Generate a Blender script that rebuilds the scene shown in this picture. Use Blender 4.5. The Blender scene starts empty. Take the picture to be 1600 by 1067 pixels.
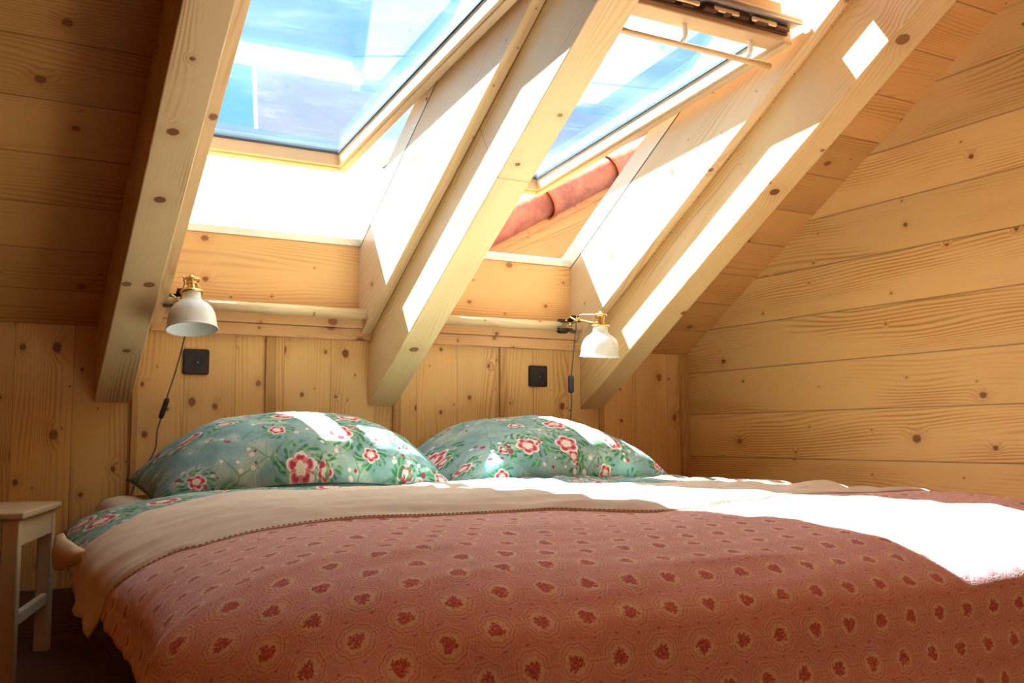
import bpy, bmesh, math, random
from mathutils import Vector, Matrix, noise
PI = math.pi
scn = bpy.context.scene
COL = scn.collection
sin, cos = math.sin, math.cos

# ------------------------------------------------------------------ room numbers (metres)
CZ = 0.63                       # camera height
TH = 0.55411                    # roof pitch
ST, CT = sin(TH), cos(TH)
D = 3.568                       # knee wall plane
ZC = 1.0104                     # top of knee wall / foot of the ceiling boards
XR = 2.934                      # right gable wall
XL = -1.7                       # left gable wall
RD = 0.219                      # rafter depth under the boards
RAFT = [(0.392, 0.506), (1.367, 1.481), (2.343, 2.457)]
BAY = [(0.547, 1.326), (1.522, 2.296)]      # clear openings of the roof windows
S_BOT, S_TOP = 0.19, 1.86                    # opening along the slope at the frame
RT = 0.40                                    # roof build-up thickness
YRIDGE = -0.3

def RP(x, s, off):
    """point on the slope: x, s up the slope from the knee wall, off outward"""
    return Vector((x, D - s*CT + off*ST, ZC + s*ST + off*CT))

# ------------------------------------------------------------------ node helper
class G:
    def __init__(self, nt): self.nt = nt
    def node(self, t, **kw):
        n = self.nt.nodes.new(t)
        for k, v in kw.items(): setattr(n, k, v)
        return n
    def put(self, sock, v):
        if isinstance(v, V): self.nt.links.new(v.s, sock)
        elif v is not None:
            if isinstance(v, (tuple, list)) and sock.type == 'RGBA' and len(v) == 3: v = (*v, 1)
            sock.default_value = v
    def m(self, op, a, b=None, c=None, clamp=False):
        n = self.node('ShaderNodeMath', operation=op, use_clamp=clamp)
        for i, v in enumerate((a, b, c)):
            if v is not None: self.put(n.inputs[i], v)
        return V(self, n.outputs[0])
    def vec(self, x, y, z=0.0):
        n = self.node('ShaderNodeCombineXYZ')
        for i, v in enumerate((x, y, z)): self.put(n.inputs[i], v)
        return V(self, n.outputs[0])
    def sep(self, v):
        n = self.node('ShaderNodeSeparateXYZ'); self.put(n.inputs[0], v)
        return [V(self, o) for o in n.outputs]
    def dot(self, v, w):
        n = self.node('ShaderNodeVectorMath', operation='DOT_PRODUCT')
        self.put(n.inputs[0], v); n.inputs[1].default_value = w
        return V(self, n.outputs['Value'])
    def obj(self):
        return V(self, self.node('ShaderNodeTexCoord').outputs['Object'])
    def uv(self):
        return V(self, self.node('ShaderNodeTexCoord').outputs['UV'])
    def noise(self, v, scale=1.0, detail=2.0, rough=.5, dist=0.0):
        n = self.node('ShaderNodeTexNoise'); self.put(n.inputs['Vector'], v)
        n.inputs['Scale'].default_value = scale; n.inputs['Detail'].default_value = detail
        n.inputs['Roughness'].default_value = rough; n.inputs['Distortion'].default_value = dist
        return V(self, n.outputs[0])
    def voro(self, v, scale=1.0, rnd=1.0, feature='F1', dims='2D'):
        n = self.node('ShaderNodeTexVoronoi', feature=feature, voronoi_dimensions=dims)
        self.put(n.inputs['Vector'], v); n.inputs['Scale'].default_value = scale
        n.inputs['Randomness'].default_value = rnd
        if feature == 'DISTANCE_TO_EDGE': return V(self, n.outputs['Distance'])
        return V(self, n.outputs['Distance']), V(self, n.outputs['Color']), V(self, n.outputs['Position'])
    def white(self, w):
        n = self.node('ShaderNodeTexWhiteNoise', noise_dimensions='1D'); self.put(n.inputs['W'], w)
        return V(self, n.outputs['Value'])
    def ss(self, x, a, b):      # smooth step a -> b
        n = self.node('ShaderNodeMapRange', interpolation_type='SMOOTHSTEP')
        self.put(n.inputs[0], x)
        if a <= b:
            n.inputs[1].default_value = a; n.inputs[2].default_value = b
            n.inputs[3].default_value = 0; n.inputs[4].default_value = 1
        else:
            n.inputs[1].default_value = b; n.inputs[2].default_value = a
            n.inputs[3].default_value = 1; n.inputs[4].default_value = 0
        return V(self, n.outputs[0])
    def mix(self, f, a, b):
        n = self.node('ShaderNodeMix', data_type='RGBA')
        self.put(n.inputs[0], f); self.put(n.inputs[6], a); self.put(n.inputs[7], b)
        return V(self, n.outputs[2])
    def mul(self, a, f):
        n = self.node('ShaderNodeMix', data_type='RGBA', blend_type='MULTIPLY')
        n.inputs[0].default_value = 1
        self.put(n.inputs[6], a)
        c = self.node('ShaderNodeCombineColor')
        for i in range(3): self.put(c.inputs[i], f)
        self.nt.links.new(c.outputs[0], n.inputs[7])
        return V(self, n.outputs[2])
    def bump(self, h, strength, dist):
        n = self.node('ShaderNodeBump'); n.inputs['Strength'].default_value = strength
        n.inputs['Distance'].default_value = dist; self.put(n.inputs['Height'], h)
        return V(self, n.outputs[0])
class V:
    def __init__(self, g, s): self.g, self.s = g, s
    def __add__(self, o): return self.g.m('ADD', self, o)
    __radd__ = __add__
    def __sub__(self, o): return self.g.m('SUBTRACT', self, o)
    def __rsub__(self, o): return self.g.m('SUBTRACT', o, self)
    def __mul__(self, o): return self.g.m('MULTIPLY', self, o)
    __rmul__ = __mul__
    def __truediv__(self, o): return self.g.m('DIVIDE', self, o)
    def f(self, op, b=None, c=None): return self.g.m(op, self, b, c)

def lin(r, g, b):
    f = lambda c: (c/255/12.92) if c/255 <= .04045 else ((c/255+.055)/1.055)**2.4
    return (f(r), f(g), f(b), 1)

def new_mat(name):
    m = bpy.data.materials.new(name); m.use_nodes = True
    nt = m.node_tree; g = G(nt)
    b = nt.nodes['Principled BSDF']
    return m, g, b

def plain(name, col, rough=.5, metal=0.0, spec=.5, bumpy=0.0):
    m, g, b = new_mat(name)
    n = g.noise(g.obj(), 40, 3)
    g.put(b.inputs['Base Color'], g.mul(col, n*.16 + .92))
    b.inputs['Roughness'].default_value = rough; b.inputs['Metallic'].default_value = metal
    b.inputs['Specular IOR Level'].default_value = spec
    if bumpy: g.put(b.inputs['Normal'], g.bump(n, .3, bumpy))
    return m

def wood(name, L, W, T, pw=None, w0=0.0, light=(.71, .42, .15), dark=(.46, .20, .048),
         knot=(.15, .038, .012), kl=.42, kw=.15, kr=.0095, keep=.45, seed=0.0, groove=.0022,
         rough=.42, ringf=190, ring_amt=.55, knots=None, seams=None):
    m, g, b = new_mat(name)
    P = g.obj()
    l, w, t = g.dot(P, L), g.dot(P, W), g.dot(P, T)
    l0, w_ = l, w
    if pw:
        q = (w - w0)/pw
        idx = q.f('FLOOR'); fr = q - idx
        rnd = g.white(idx*1.37 + seed + .5)
        l = l + rnd*19.0
        wp = w + rnd*3.0
        edge = fr.f('SUBTRACT', .5).f('ABSOLUTE')          # .5 at the joint
        gv = g.ss(edge, .5 - groove*1.6/pw, .5 - groove*.4/pw)
    else:
        rnd = g.white(g.m('ADD', 0.0, seed)); wp = w; gv = None
    wt = wp + t*.83
    ls = l + seed*3.1
    # knots
    d_, c_, p_ = g.voro(g.vec(ls/kl, wt/kw), 1.0, .9)
    px, py, _ = g.sep(p_); cr, cg, cb = g.sep(c_)
    dl = ls - px*kl; dw = (wt - py*kw)*1.25
    r = (dl*dl + dw*dw).f('SQRT')
    r = r*(.72 + g.noise(g.vec(ls*60, wt*60, 0.0), 1, 1)*.56)
    on = g.m('LESS_THAN', cr, keep)
    size = cg*cg*cg*kr*1.25 + kr*.28
    kk = g.ss(r/size, 1.3, .6)*on
    halo = g.ss(r/size, 4.2, .8)*on
    if knots:
        for (kx, ky, ks) in knots:
            a = l0 - kx; c = (w_ - ky)*.75
            rr = (a*a + c*c).f('SQRT')/ks
            kk = g.m('MAXIMUM', kk, g.ss(rr, 1.1, .8))
            halo = g.m('MAXIMUM', halo, g.ss(rr, 4.0, .8))
    # growth lines
    warp = g.noise(g.vec(ls*.55, wt*3.2, t*3.2), 1, 2)
    warp2 = g.noise(g.vec(ls*2.2, wt*9.0, t*9), 1, 2)
    ph = wt*ringf*2.2 + warp*ringf*.62 + warp2*5.0 + halo*9.0
    rings = ph.f('SINE')*.5 + .5
    rings = rings*rings
    fine = g.noise(g.vec(ls*3.0, wt*170.0, t*170), 1, 2)
    mottle = g.noise(g.vec(ls*1.6, wt*7.0, t*5), 1, 3)
    amt = rings*ring_amt*1.15*g.ss(mottle, .36, .66) + (fine - .5)*.42 + halo*.28 + (mottle - .5)*.35
    col = g.mix(amt, light, dark)
    n = col.s.node; n.clamp_factor = True
    col = g.mul(col, (rnd - .5)*.22 + 1.0)
    kcol = g.mix(g.ss(r/size, .8, .2), knot, (knot[0]*1.45, knot[1]*1.4, knot[2]*1.3, 1))
    col = g.mix(kk*(cb*.25 + .72), col, kcol)
    h = fine*.25 - kk*.3
    if gv is not None:
        col = g.mix(gv*.6, col, (.10, .035, .012, 1)); h = h - gv*2.0
    if seams:
        for sx in seams:
            q = (l0 - sx).f('ABSOLUTE')
            col = g.mix(g.ss(q, .0022, .0008)*.6, col, (.12, .05, .02, 1))
    g.put(b.inputs['Base Color'], col)
    b.inputs['Roughness'].default_value = rough
    b.inputs['Specular IOR Level'].default_value = .35
    g.put(b.inputs['Normal'], g.bump(h, .35, .0012))
    return m

X_, Y_, Z_ = (1, 0, 0), (0, 1, 0), (0, 0, 1)
UP, OUT = (0, -CT, ST), (0, ST, CT)
S0 = -(D*CT) * 1.0
def slope_w0(s):   # dot(P, UP) for a point at slope position s (off = 0)
    p = RP(0, s, 0); return p.dot(Vector(UP))

M = {}
M['wall_right'] = wood('pine_planks_gable', Y_, Z_, X_, pw=.1895, w0=.354, seed=2.0, kl=.42, kw=.13, kr=.0125, ring_amt=.85, keep=.7, ringf=230)
M['wall_back'] = wood('pine_boards_knee_wall', Z_, X_, Y_, pw=.178, w0=.148, seed=5.0, kl=.15, kw=.09, kr=.0115, keep=.7, groove=.0008, ring_amt=.6)
M['ceiling'] = wood('pine_planks_ceiling', X_, UP, OUT, pw=.193, w0=slope_w0(.567), seed=9.0, kl=.24, kw=.12, kr=.0125, keep=.65,
                    light=(.60, .30, .09), dark=(.36, .14, .032))
U0 = slope_w0(0)
M['rafter_a'] = wood('pine_beam_first', UP, X_, OUT, seed=11.0, kl=.8, kw=.3, kr=.008, keep=.15, ring_amt=1.2, ringf=300,
    light=(.66, .46, .235), dark=(.44, .24, .085),
    knots=[(U0+1.097, .437, .0125), (U0+.853, .445, .0125), (U0+.492, .410, .011), (U0+.496, .472, .013), (U0+.164, .455, .010), (U0+1.33, .442, .006)])
M['rafter_b'] = wood('pine_beam_second', UP, X_, OUT, seed=17.0, kl=.9, kw=.3, kr=.007, keep=.25, ring_amt=.5, ringf=260,
    light=(.64, .45, .225), dark=(.48, .29, .11), knots=[(U0+.238, 1.421, .014), (U0+1.162, 1.407, .007), (U0+1.363, 1.448, .007)], seams=[U0+1.10])
M['rafter_c'] = wood('pine_beam_third', UP, X_, OUT, seed=23.0, kl=.7, kw=.3, kr=.008, keep=.3, ring_amt=.6,
    light=(.66, .43, .19), dark=(.48, .26, .09), knots=[(U0+1.855, 2.385, .020), (U0+1.2127, 2.391, .016), (U0+1.416, 2.44, .007), (U0+.55, 2.45, .012)])
M['lining_slope'] = wood('pine_lining_side', UP, OUT, X_, seed=31.0, kl=.15, kw=.12, kr=.011, keep=.65, light=(.66, .45, .24), dark=(.50, .28, .11))
M['lining_x'] = wood('pine_lining_bottom', X_, Z_, Y_, seed=37.0, kl=.16, kw=.14, kr=.013, keep=.6, light=(.66, .355, .13), dark=(.48, .20, .055))
M['strip_x'] = wood('pine_strip', X_, Z_, Y_, seed=41.0, kl=.2, kw=.05, kr=.018, keep=.6, light=(.72, .40, .17), dark=(.5, .22, .08))
M['rail'] = wood('pine_round_rail', X_, Z_, Y_, seed=43.0, kl=.3, kw=.06, kr=.011, keep=.5, light=(.64, .46, .25), dark=(.50, .31, .13))
M['batten'] = wood('pine_batten', Z_, X_, Y_, seed=47.0, kl=.35, kw=.1, kr=.008, keep=.3, light=(.54, .29, .095), dark=(.34, .14, .035))
M['base'] = wood('dark_baseboard', X_, Z_, Y_, seed=83.0, light=(.22, .10, .045), dark=(.13, .055, .022))
M['sash_wood'] = wood('varnished_sash_pine', UP, X_, OUT, seed=53.0, kl=3, kw=3, kr=.001, keep=.0, light=(.54, .37, .21), dark=(.44, .27, .12), ring_amt=.3)
M['sash_wood_x'] = wood('varnished_sash_rail_pine', X_, Z_, Y_, seed=59.0, kl=3, kw=3, kr=.001, keep=.0, light=(.50, .31, .16), dark=(.42, .23, .09), ring_amt=.3)
M['frame_wood'] = wood('bleached_frame_pine', UP, OUT, X_, seed=61.0, kl=.5, kw=.3, kr=.006, keep=.3, light=(.82, .70, .52), dark=(.68, .50, .32), ring_amt=.4)
M['floor'] = wood('dark_floor_boards', Y_, X_, Z_, pw=.14, seed=67.0, light=(.16, .07, .035), dark=(.09, .035, .018), kl=.5, kw=.2)
M['stool'] = wood('cream_painted_pine', Z_, X_, Y_, seed=71.0, kl=3, kw=3, kr=.001, keep=0, light=(.72, .56, .36), dark=(.66, .50, .30), ring_amt=.25, rough=.5)
M['outside_wood'] = wood('orange_soffit_boards', (.9, 0, .43), (-.43, 0, .9), Y_, pw=.16, seed=73.0, kl=.4, kw=.2, kr=.012, keep=.4, light=(.46, .22, .065), dark=(.33, .13, .03))
M['bed_wood'] = wood('bed_frame_pine', X_, Z_, Y_, seed=79.0)
M['black'] = plain('black_plastic', lin(24, 18, 22), .35)
M['black_hole'] = plain('black_recess', (.006, .005, .006, 1), .5)
M['glint'] = plain('bright_glint_metal', (.75, .75, .75, 1), .25, 1)  # bright metal, only for the socket's highlight dot
M['white_enamel'] = plain('white_lamp_enamel', lin(226, 219, 205), .35)
M['white_inner'] = plain('matt_white_lamp_inside', lin(225, 226, 222), .6)
M['brass'] = plain('brass', (.66, .44, .17, 1), .28, 1)
M['cord'] = plain('grey_braided_cord', lin(105, 92, 88), .7)
M['alu'] = plain('grey_aluminium', lin(150, 140, 135), .42, .6)
M['gasket'] = plain('black_gasket', lin(45, 45, 48), .6)
M['mech'] = plain('dark_bronze_mechanism', lin(84, 52, 34), .45, .4)
M['cover_grey'] = plain('grey_outer_cladding', lin(110, 112, 112), .5, .3)
M['beige_cloth'] = plain('beige_cotton', lin(222, 190, 150), .9, 0, .1, .002)
M['mattress'] = plain('cream_fitted_sheet', lin(214, 192, 160), .9, 0, .1, .002)
M['stitch'] = plain('dark_stitching', lin(140, 100, 88), .9)

def tile_mat():
    m, g, b = new_mat('terracotta_roof_tile')
    P = g.obj()
    n = g.noise(P, 9, 4); n2 = g.noise(P, 55, 3)
    c = g.mix(g.ss(n, .35, .65), lin(178, 98, 66), lin(146, 74, 50))
    c = g.mix(g.ss(n2, .55, .75)*.5, c, lin(176, 134, 100))
    g.put(b.inputs['Base Color'], c); b.inputs['Roughness'].default_value = .75
    g.put(b.inputs['Normal'], g.bump(n2, .4, .004))
    return m
M['tile'] = tile_mat()

def glass_mat():
    m, g, b = new_mat('coated_window_glass')
    nt = m.node_tree; nt.nodes.remove(b)
    out = [n for n in nt.nodes if n.type == 'OUTPUT_MATERIAL'][0]
    tr = g.node('ShaderNodeBsdfTransparent'); tr.inputs[0].default_value = (.71, .84, .94, 1)
    gl = g.node('ShaderNodeBsdfGlossy'); gl.inputs['Color'].default_value = (.52, .76, 1, 1); gl.inputs['Roughness'].default_value = .03
    geo = g.node('ShaderNodeNewGeometry')
    dp = g.node('ShaderNodeVectorMath', operation='DOT_PRODUCT')
    nt.links.new(geo.outputs['Normal'], dp.inputs[0]); nt.links.new(geo.outputs['Incoming'], dp.inputs[1])
    cs = 1.0 - V(g, dp.outputs['Value']).f('ABSOLUTE')
    fz = cs*cs
    P = g.obj()
    # water marks and dust on the pane
    x, y, z = g.sep(P)
    st = g.noise(g.vec(x*4.0, y*14.0, 0.0), 1, 6, .65)
    f = fz*1.0 + .02
    mx = g.node('ShaderNodeMixShader'); g.put(mx.inputs[0], f)
    nt.links.new(tr.outputs[0], mx.inputs[1]); nt.links.new(gl.outputs[0], mx.inputs[2])
    df = g.node('ShaderNodeBsdfTranslucent'); df.inputs[0].default_value = (.8, .85, .9, 1)
    d2 = g.node('ShaderNodeBsdfDiffuse'); d2.inputs[0].default_value = (.8, .85, .9, 1)
    ad = g.node('ShaderNodeMixShader'); ad.inputs[0].default_value = .5
    nt.links.new(df.outputs[0], ad.inputs[1]); nt.links.new(d2.outputs[0], ad.inputs[2])
    m2 = g.node('ShaderNodeMixShader'); g.put(m2.inputs[0], g.ss(st, .52, .8)*.05 + .004)
    nt.links.new(mx.outputs[0], m2.inputs[1]); nt.links.new(ad.outputs[0], m2.inputs[2])
    nt.links.new(m2.outputs[0], out.inputs[0])
    return m
M['glass'] = glass_mat()

def floral_mat():
    m, g, b = new_mat('teal_floral_cotton')
    P = g.uv(); u, v, _ = g.sep(P)
    wx = (g.noise(P, 14, 2) - .5)*.012
    u = u + wx
    n = g.noise(P, 9, 4, .6); n2 = g.noise(P, 60, 3)
    col = g.mix(g.ss(n, .35, .65), lin(122, 152, 150), lin(150, 174, 164))
    # pale feathery scrolls
    sc = g.noise(P, 13, 2, .5, 1.8)
    sw = (sc*46.0).f('SINE')
    area = g.ss(g.noise(P, 8.5, 1), .50, .60)
    col = g.mix(area*g.ss(sw, -.5, .8)*.42, col, lin(205, 205, 180))
    col = g.mix(area*.2, col, lin(196, 196, 172))
    green, green2 = lin(44, 112, 76), lin(92, 150, 104)
    # vines
    e = g.voro(g.vec(u, v), 11, 1.0, 'DISTANCE_TO_EDGE')
    vn = g.ss(e, .035, .012)*g.ss(g.noise(P, 7, 1), .44, .52)
    col = g.mix(vn*.75, col, lin(110, 132, 96))
    def cells(scale, rnd, off):
        uu, vv = u + off, v + off*.7
        d, c, p = g.voro(g.vec(uu, vv), scale, rnd)
        px, py, _z = g.sep(p); cr, cg, cb = g.sep(c)
        dx, dy = uu - px, vv - py
        r = (dx*dx + dy*dy).f('SQRT'); th = g.m('ARCTAN2', dy, dx) + cb*6.28
        return r, th, cr, cg
    def flower(col, scale, off, R, keep, leaves):
        r, th, cr, cg = cells(scale, .75, off)
        on = g.m('LESS_THAN', cr, keep)
        if leaves:
            lf = (th*3.5 + r*60.0).f('SINE').f('ABSOLUTE')
            lr = r/R
            body = g.ss(lf - lr*.18, .45, .30)*0 + g.ss(lf, .34, .62)
            lm = body*g.ss(lr, .95, 1.1)*g.ss(lr, 2.25, 1.8)*g.ss(g.noise(P, 38, 1), .40, .50)*on
            vein = g.ss(lf, .95, 1.0)
            lc = g.mix(g.ss(g.noise(P, 30, 1), .45, .6), green, green2)
            lc = g.mix(vein*.6, lc, lin(170, 190, 130))
            col = g.mix(lm*.92, col, lc)
        pet = (th*2.5).f('SINE').f('ABSOLUTE')
        rr = r/((pet*.30 + .74)*R)
        crease = g.ss(pet, .25, .05)*g.ss(rr, .2, .6)
        m_ = g.ss(rr, 1.04, .98)*on
        fc = g.mix(g.ss(rr, .98, .80), lin(246, 226, 214), lin(228, 140, 142))
        red = g.ss(rr, .86, .70)*g.ss(rr, .42, .58)*g.ss(pet + (g.noise(P, 90, 1)-.5)*.8, .30, .7)
        fc = g.mix(red*.9, fc, lin(176, 34, 52))
        fc = g.mix(crease*.8, fc, lin(190, 70, 84))
        fc = g.mix(g.ss(rr, .46, .38), fc, lin(240, 222, 200))
        dots = g.ss((th*7.0).f('SINE')*(r*900.0).f('SINE'), .1, .5)*g.ss(rr, .40, .3)
        fc = g.mix(dots*.6, fc, lin(120, 130, 110))
        return g.mix(m_, col, fc)
    col = flower(col, 7.6, .31, .026, .6, True)
    col = flower(col, 4.7, .0, .044, .85, True)
    # buds and little five-petal blossoms
    r, th, cr, cg = cells(27, .9, .9)
    clus = g.ss(g.noise(P, 9, 1), .5, .56)
    bud = g.ss(r/(cg*.005 + .004), 1.1, .8)*clus
    col = g.mix(bud, col, g.mix(g.m('LESS_THAN', cr, .5), lin(236, 214, 206), lin(178, 52, 72)))
    col = g.mul(col, n2*.16 + .92)
    g.put(b.inputs['Base Color'], col)
    b.inputs['Roughness'].default_value = .75; b.inputs['Specular IOR Level'].default_value = .25
    g.put(b.inputs['Normal'], g.bump(n2, .25, .0015))
    return m
M['floral'] = floral_mat()

def blanket_mat():
    m, g, b = new_mat('pink_medallion_jacquard')
    P = g.uv(); u, v, _ = g.sep(P)
    PU, PV = .0665, .056
    row = (v/PV).f('FLOOR'); fv = (v/PV - row - .5)*PV
    half = row.f('MODULO', 2.0).f('ABSOLUTE')*.5
    q = u/PU + half; ci = q.f('FLOOR'); fu = (q - ci - .5)*PU
    nz = g.noise(P, 420, 2); n1 = g.noise(P, 60, 3); big = g.noise(P, 7, 2)
    base = g.mix(g.ss(nz, .4, .62), lin(234, 160, 152), lin(248, 192, 184))
    # scroll texture of the ground
    sc = (g.noise(P, 48, 1.5, .5, 1.2)*38.0).f('SINE')
    col = g.mix(g.ss(sc, .2, .8)*.35, base, lin(252, 214, 194))
    r = (fu*fu + fv*fv*1.15).f('SQRT')
    th = g.m('ARCTAN2', fv, fu)
    rs = r + (th*9.0).f('SINE')*.0009
    # outer rings
    for rad, wd, c, am in ((.0265, .0010, lin(255, 216, 192), .75), (.0240, .0012, lin(206, 122, 110), .35), (.0215, .0010, lin(255, 220, 196), .7)):
        q_ = (rs - rad).f('ABSOLUTE')
        col = g.mix(g.ss(q_, wd*1.3, wd*.5)*am, col, c)
    # linking bands along the row
    bd = fv.f('ABSOLUTE')
    band = g.ss(bd, .0045, .0035)*g.ss(r, .017, .019)
    col = g.mix(band*.6, col, lin(252, 206, 172))
    ch = g.ss(bd, .0020, .0012)*g.ss(r, .019, .021)*g.ss((u*1400.0).f('SINE'), -.3, .5)
    col = g.mix(ch*.55, col, lin(176, 88, 82))
    # cream oval
    cream = g.ss(rs, .0182, .0150)
    col = g.mix(cream*.9, col, lin(255, 226, 190))
    # flower bunch
    pet = g.voro(g.vec(u, v), 260, 1.0)[0]
    fr = r + (g.noise(P, 240, 2) - .5)*.018 + (th*3.0 + ci*1.7).f('SINE')*.0014
    fl = g.ss(fr, .0120, .0092)*g.ss(g.noise(P, 300, 2), .30, .42)
    col = g.mix(fl*.9, col, g.mix(g.ss(pet, .25, .55), lin(196, 62, 80), lin(222, 106, 112)))
    # small dots of the ground between the medallions
    r2 = ((fu.f('ABSOLUTE') - PU*.5)*(fu.f('ABSOLUTE') - PU*.5) + (fv.f('ABSOLUTE') - PV*.5)*(fv.f('ABSOLUTE') - PV*.5)).f('SQRT')
    col = g.mix(g.ss(r2, .0035, .0022)*.6, col, lin(176, 84, 84))
    col = g.mul(col, n1*.2 + .9)
    g.put(b.inputs['Base Color'], col)
    b.inputs['Roughness'].default_value = .9; b.inputs['Specular IOR Level'].default_value = .12
    b.inputs['Sheen Weight'].default_value = .25; b.inputs['Sheen Roughness'].default_value = .5
    h = nz*.7 + g.ss(sc, .2, .8)*.4 + cream*.3 + fl*.4
    g.put(b.inputs['Normal'], g.bump(h, .5, .0018))
    return m
M['blanket'] = blanket_mat()

def sheet_mat():
    m, g, b = new_mat('cream_cotton_sheet')
    P = g.uv(); n = g.noise(P, 500, 2); n1 = g.noise(P, 18, 3)
    c = g.mix(g.ss(n1, .3, .7), lin(232, 212, 188), lin(226, 200, 172))
    c = g.mul(c, n*.1 + .95)
    g.put(b.inputs['Base Color'], c); b.inputs['Roughness'].default_value = .85
    b.inputs['Specular IOR Level'].default_value = .15
    g.put(b.inputs['Normal'], g.bump(n + n1*2.0, .3, .0015))
    return m
M['sheet'] = sheet_mat()

# ------------------------------------------------------------------ mesh helpers
def link(name, bm, mat, parent=None, smooth=False, bevel=0.0, seg=2):
    me = bpy.data.meshes.new(name); bm.normal_update(); bm.to_mesh(me); bm.free()
    if isinstance(mat, (list, tuple)):
        for q in mat: me.materials.append(q)
    else: me.materials.append(mat)
    if smooth:
        for p in me.polygons: p.use_smooth = True
    o = bpy.data.objects.new(name, me); COL.objects.link(o)
    if parent is not None: o.parent = parent
    if bevel:
        mo = o.modifiers.new('bevel', 'BEVEL'); mo.width = bevel; mo.segments = seg; mo.limit_method = 'ANGLE'; mo.angle_limit = .6
    return o
def empty(name, loc=(0, 0, 0)):
    o = bpy.data.objects.new(name, None); COL.objects.link(o); o.location = loc; o.empty_display_size = .05
    return o
def tag(o, label=None, cat=None, group=None, kind=None):
    if label: o['label'] = label
    if cat: o['category'] = cat
    if group: o['group'] = group
    if kind: o['kind'] = kind
    return o
def hexa(bm, pts):
    """8 corner points: 4 of one end, 4 of the other, same order"""
    v = [bm.verts.new(p) for p in pts]
    fs = [(0, 1, 2, 3), (7, 6, 5, 4), (0, 4, 5, 1), (1, 5, 6, 2), (2, 6, 7, 3), (3, 7, 4, 0)]
    out = [bm.faces.new([v[i] for i in f]) for f in fs]
    bmesh.ops.recalc_face_normals(bm, faces=out)
    return out
def box(bm, a, b):
    (x0, y0, z0), (x1, y1, z1) = a, b
    return hexa(bm, [(x0, y0, z0), (x1, y0, z0), (x1, y1, z0), (x0, y1, z0), (x0, y0, z1), (x1, y0, z1), (x1, y1, z1), (x0, y1, z1)])
def sbox(bm, x0, x1, s0, s1, o0, o1):
    """box in slope coordinates"""
    return hexa(bm, [RP(x0, s0, o0), RP(x1, s0, o0), RP(x1, s1, o0), RP(x0, s1, o0), RP(x0, s0, o1), RP(x1, s0, o1), RP(x1, s1, o1), RP(x0, s1, o1)])
def prism_x(bm, poly, x0, x1):
    """poly in (y, z), extruded along x"""
    a = [bm.verts.new((x0, y, z)) for y, z in poly]; b = [bm.verts.new((x1, y, z)) for y, z in poly]
    n = len(poly); fs = [bm.faces.new(a), bm.faces.new(b[::-1])]
    for i in range(n): fs.append(bm.faces.new((a[i], b[i], b[(i+1) % n], a[(i+1) % n])))
    bmesh.ops.recalc_face_normals(bm, faces=fs)
def tube(bm, pts, r, seg=10, closed_ends=True):
    pts = [Vector(p) for p in pts]; rings = []
    n = len(pts)
    rr = r if isinstance(r, (list, tuple)) else [r]*n
    up = Vector((0, 0, 1))
    t0 = (pts[1]-pts[0]).normalized()
    a = t0.cross(up)
    if a.length < 1e-3: a = t0.cross(Vector((1, 0, 0)))
    a.normalize()
    for i, p in enumerate(pts):
        t = (pts[min(i+1, n-1)] - pts[max(i-1, 0)]).normalized()
        a = (a - t*a.dot(t)).normalized(); b = t.cross(a)
        rings.append([bm.verts.new(p + (a*cos(k*2*PI/seg) + b*sin(k*2*PI/seg))*rr[i]) for k in range(seg)])
    for i in range(n-1):
        for k in range(seg): bm.faces.new((rings[i][k], rings[i][(k+1) % seg], rings[i+1][(k+1) % seg], rings[i+1][k]))
    if closed_ends: bm.faces.new(rings[0][::-1]); bm.faces.new(rings[-1])
def lathe(bm, prof, mat=Matrix(), seg=48, cap0=False, cap1=False):
    rings = []
    for r, z in prof:
        rings.append([bm.verts.new(mat @ Vector((r*cos(k*2*PI/seg), r*sin(k*2*PI/seg), z))) for k in range(seg)])
    for i in range(len(rings)-1):
        for k in range(seg): bm.faces.new((rings[i][k], rings[i][(k+1) % seg], rings[i+1][(k+1) % seg], rings[i+1][k]))
    if cap0: bm.faces.new(rings[0][::-1])
    if cap1: bm.faces.new(rings[-1])
def spline(pts, n=12):
    P = [Vector(p) for p in pts]; P = [P[0]*2-P[1]] + P + [P[-1]*2-P[-2]]; out = []
    for i in range(1, len(P)-2):
        for k in range(n):
            t = k/n; a, b, c, d = P[i-1:i+3]
            out.append(.5*((2*b) + (c-a)*t + (2*a-5*b+4*c-d)*t*t + (3*b-a-3*c+d)*t**3))
    out.append(P[-2]); return out
NB = bmesh.new

# ------------------------------------------------------------------ shell
bm = NB(); box(bm, (XL-.15, -4.6, -.12), (XR+.15, D+.15, 0)); tag(link('floor', bm, M['floor']), kind='structure')
bm = NB(); box(bm, (XL-.15, D, 0), (XR, D+.14, ZC+.02)); tag(link('wall_back', bm, M['wall_back']), kind='structure')
SR = (D - YRIDGE)/CT                       # slope length to the ridge
ZR = ZC + SR*ST
YF = 2*YRIDGE - D                          # front knee wall
gable = [(D+.14, 0), (D+.14, ZC+.1), (YRIDGE, ZR+.12), (YF-.14, ZC+.1), (YF-.14, 0)]
bm = NB(); prism_x(bm, gable, XR, XR+.15); tag(link('wall_right', bm, M['wall_right']), kind='structure')
M['wall_left'] = M['wall_right']
bm = NB(); prism_x(bm, gable, XL-.15, XL); tag(link('wall_left', bm, M['wall_left']), kind='structure')
bm = NB(); box(bm, (XL-.15, YF-.14, 0), (XR+.15, YF, ZC+.02)); tag(link('wall_front', bm, M['wall_back']), kind='structure')
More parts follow.
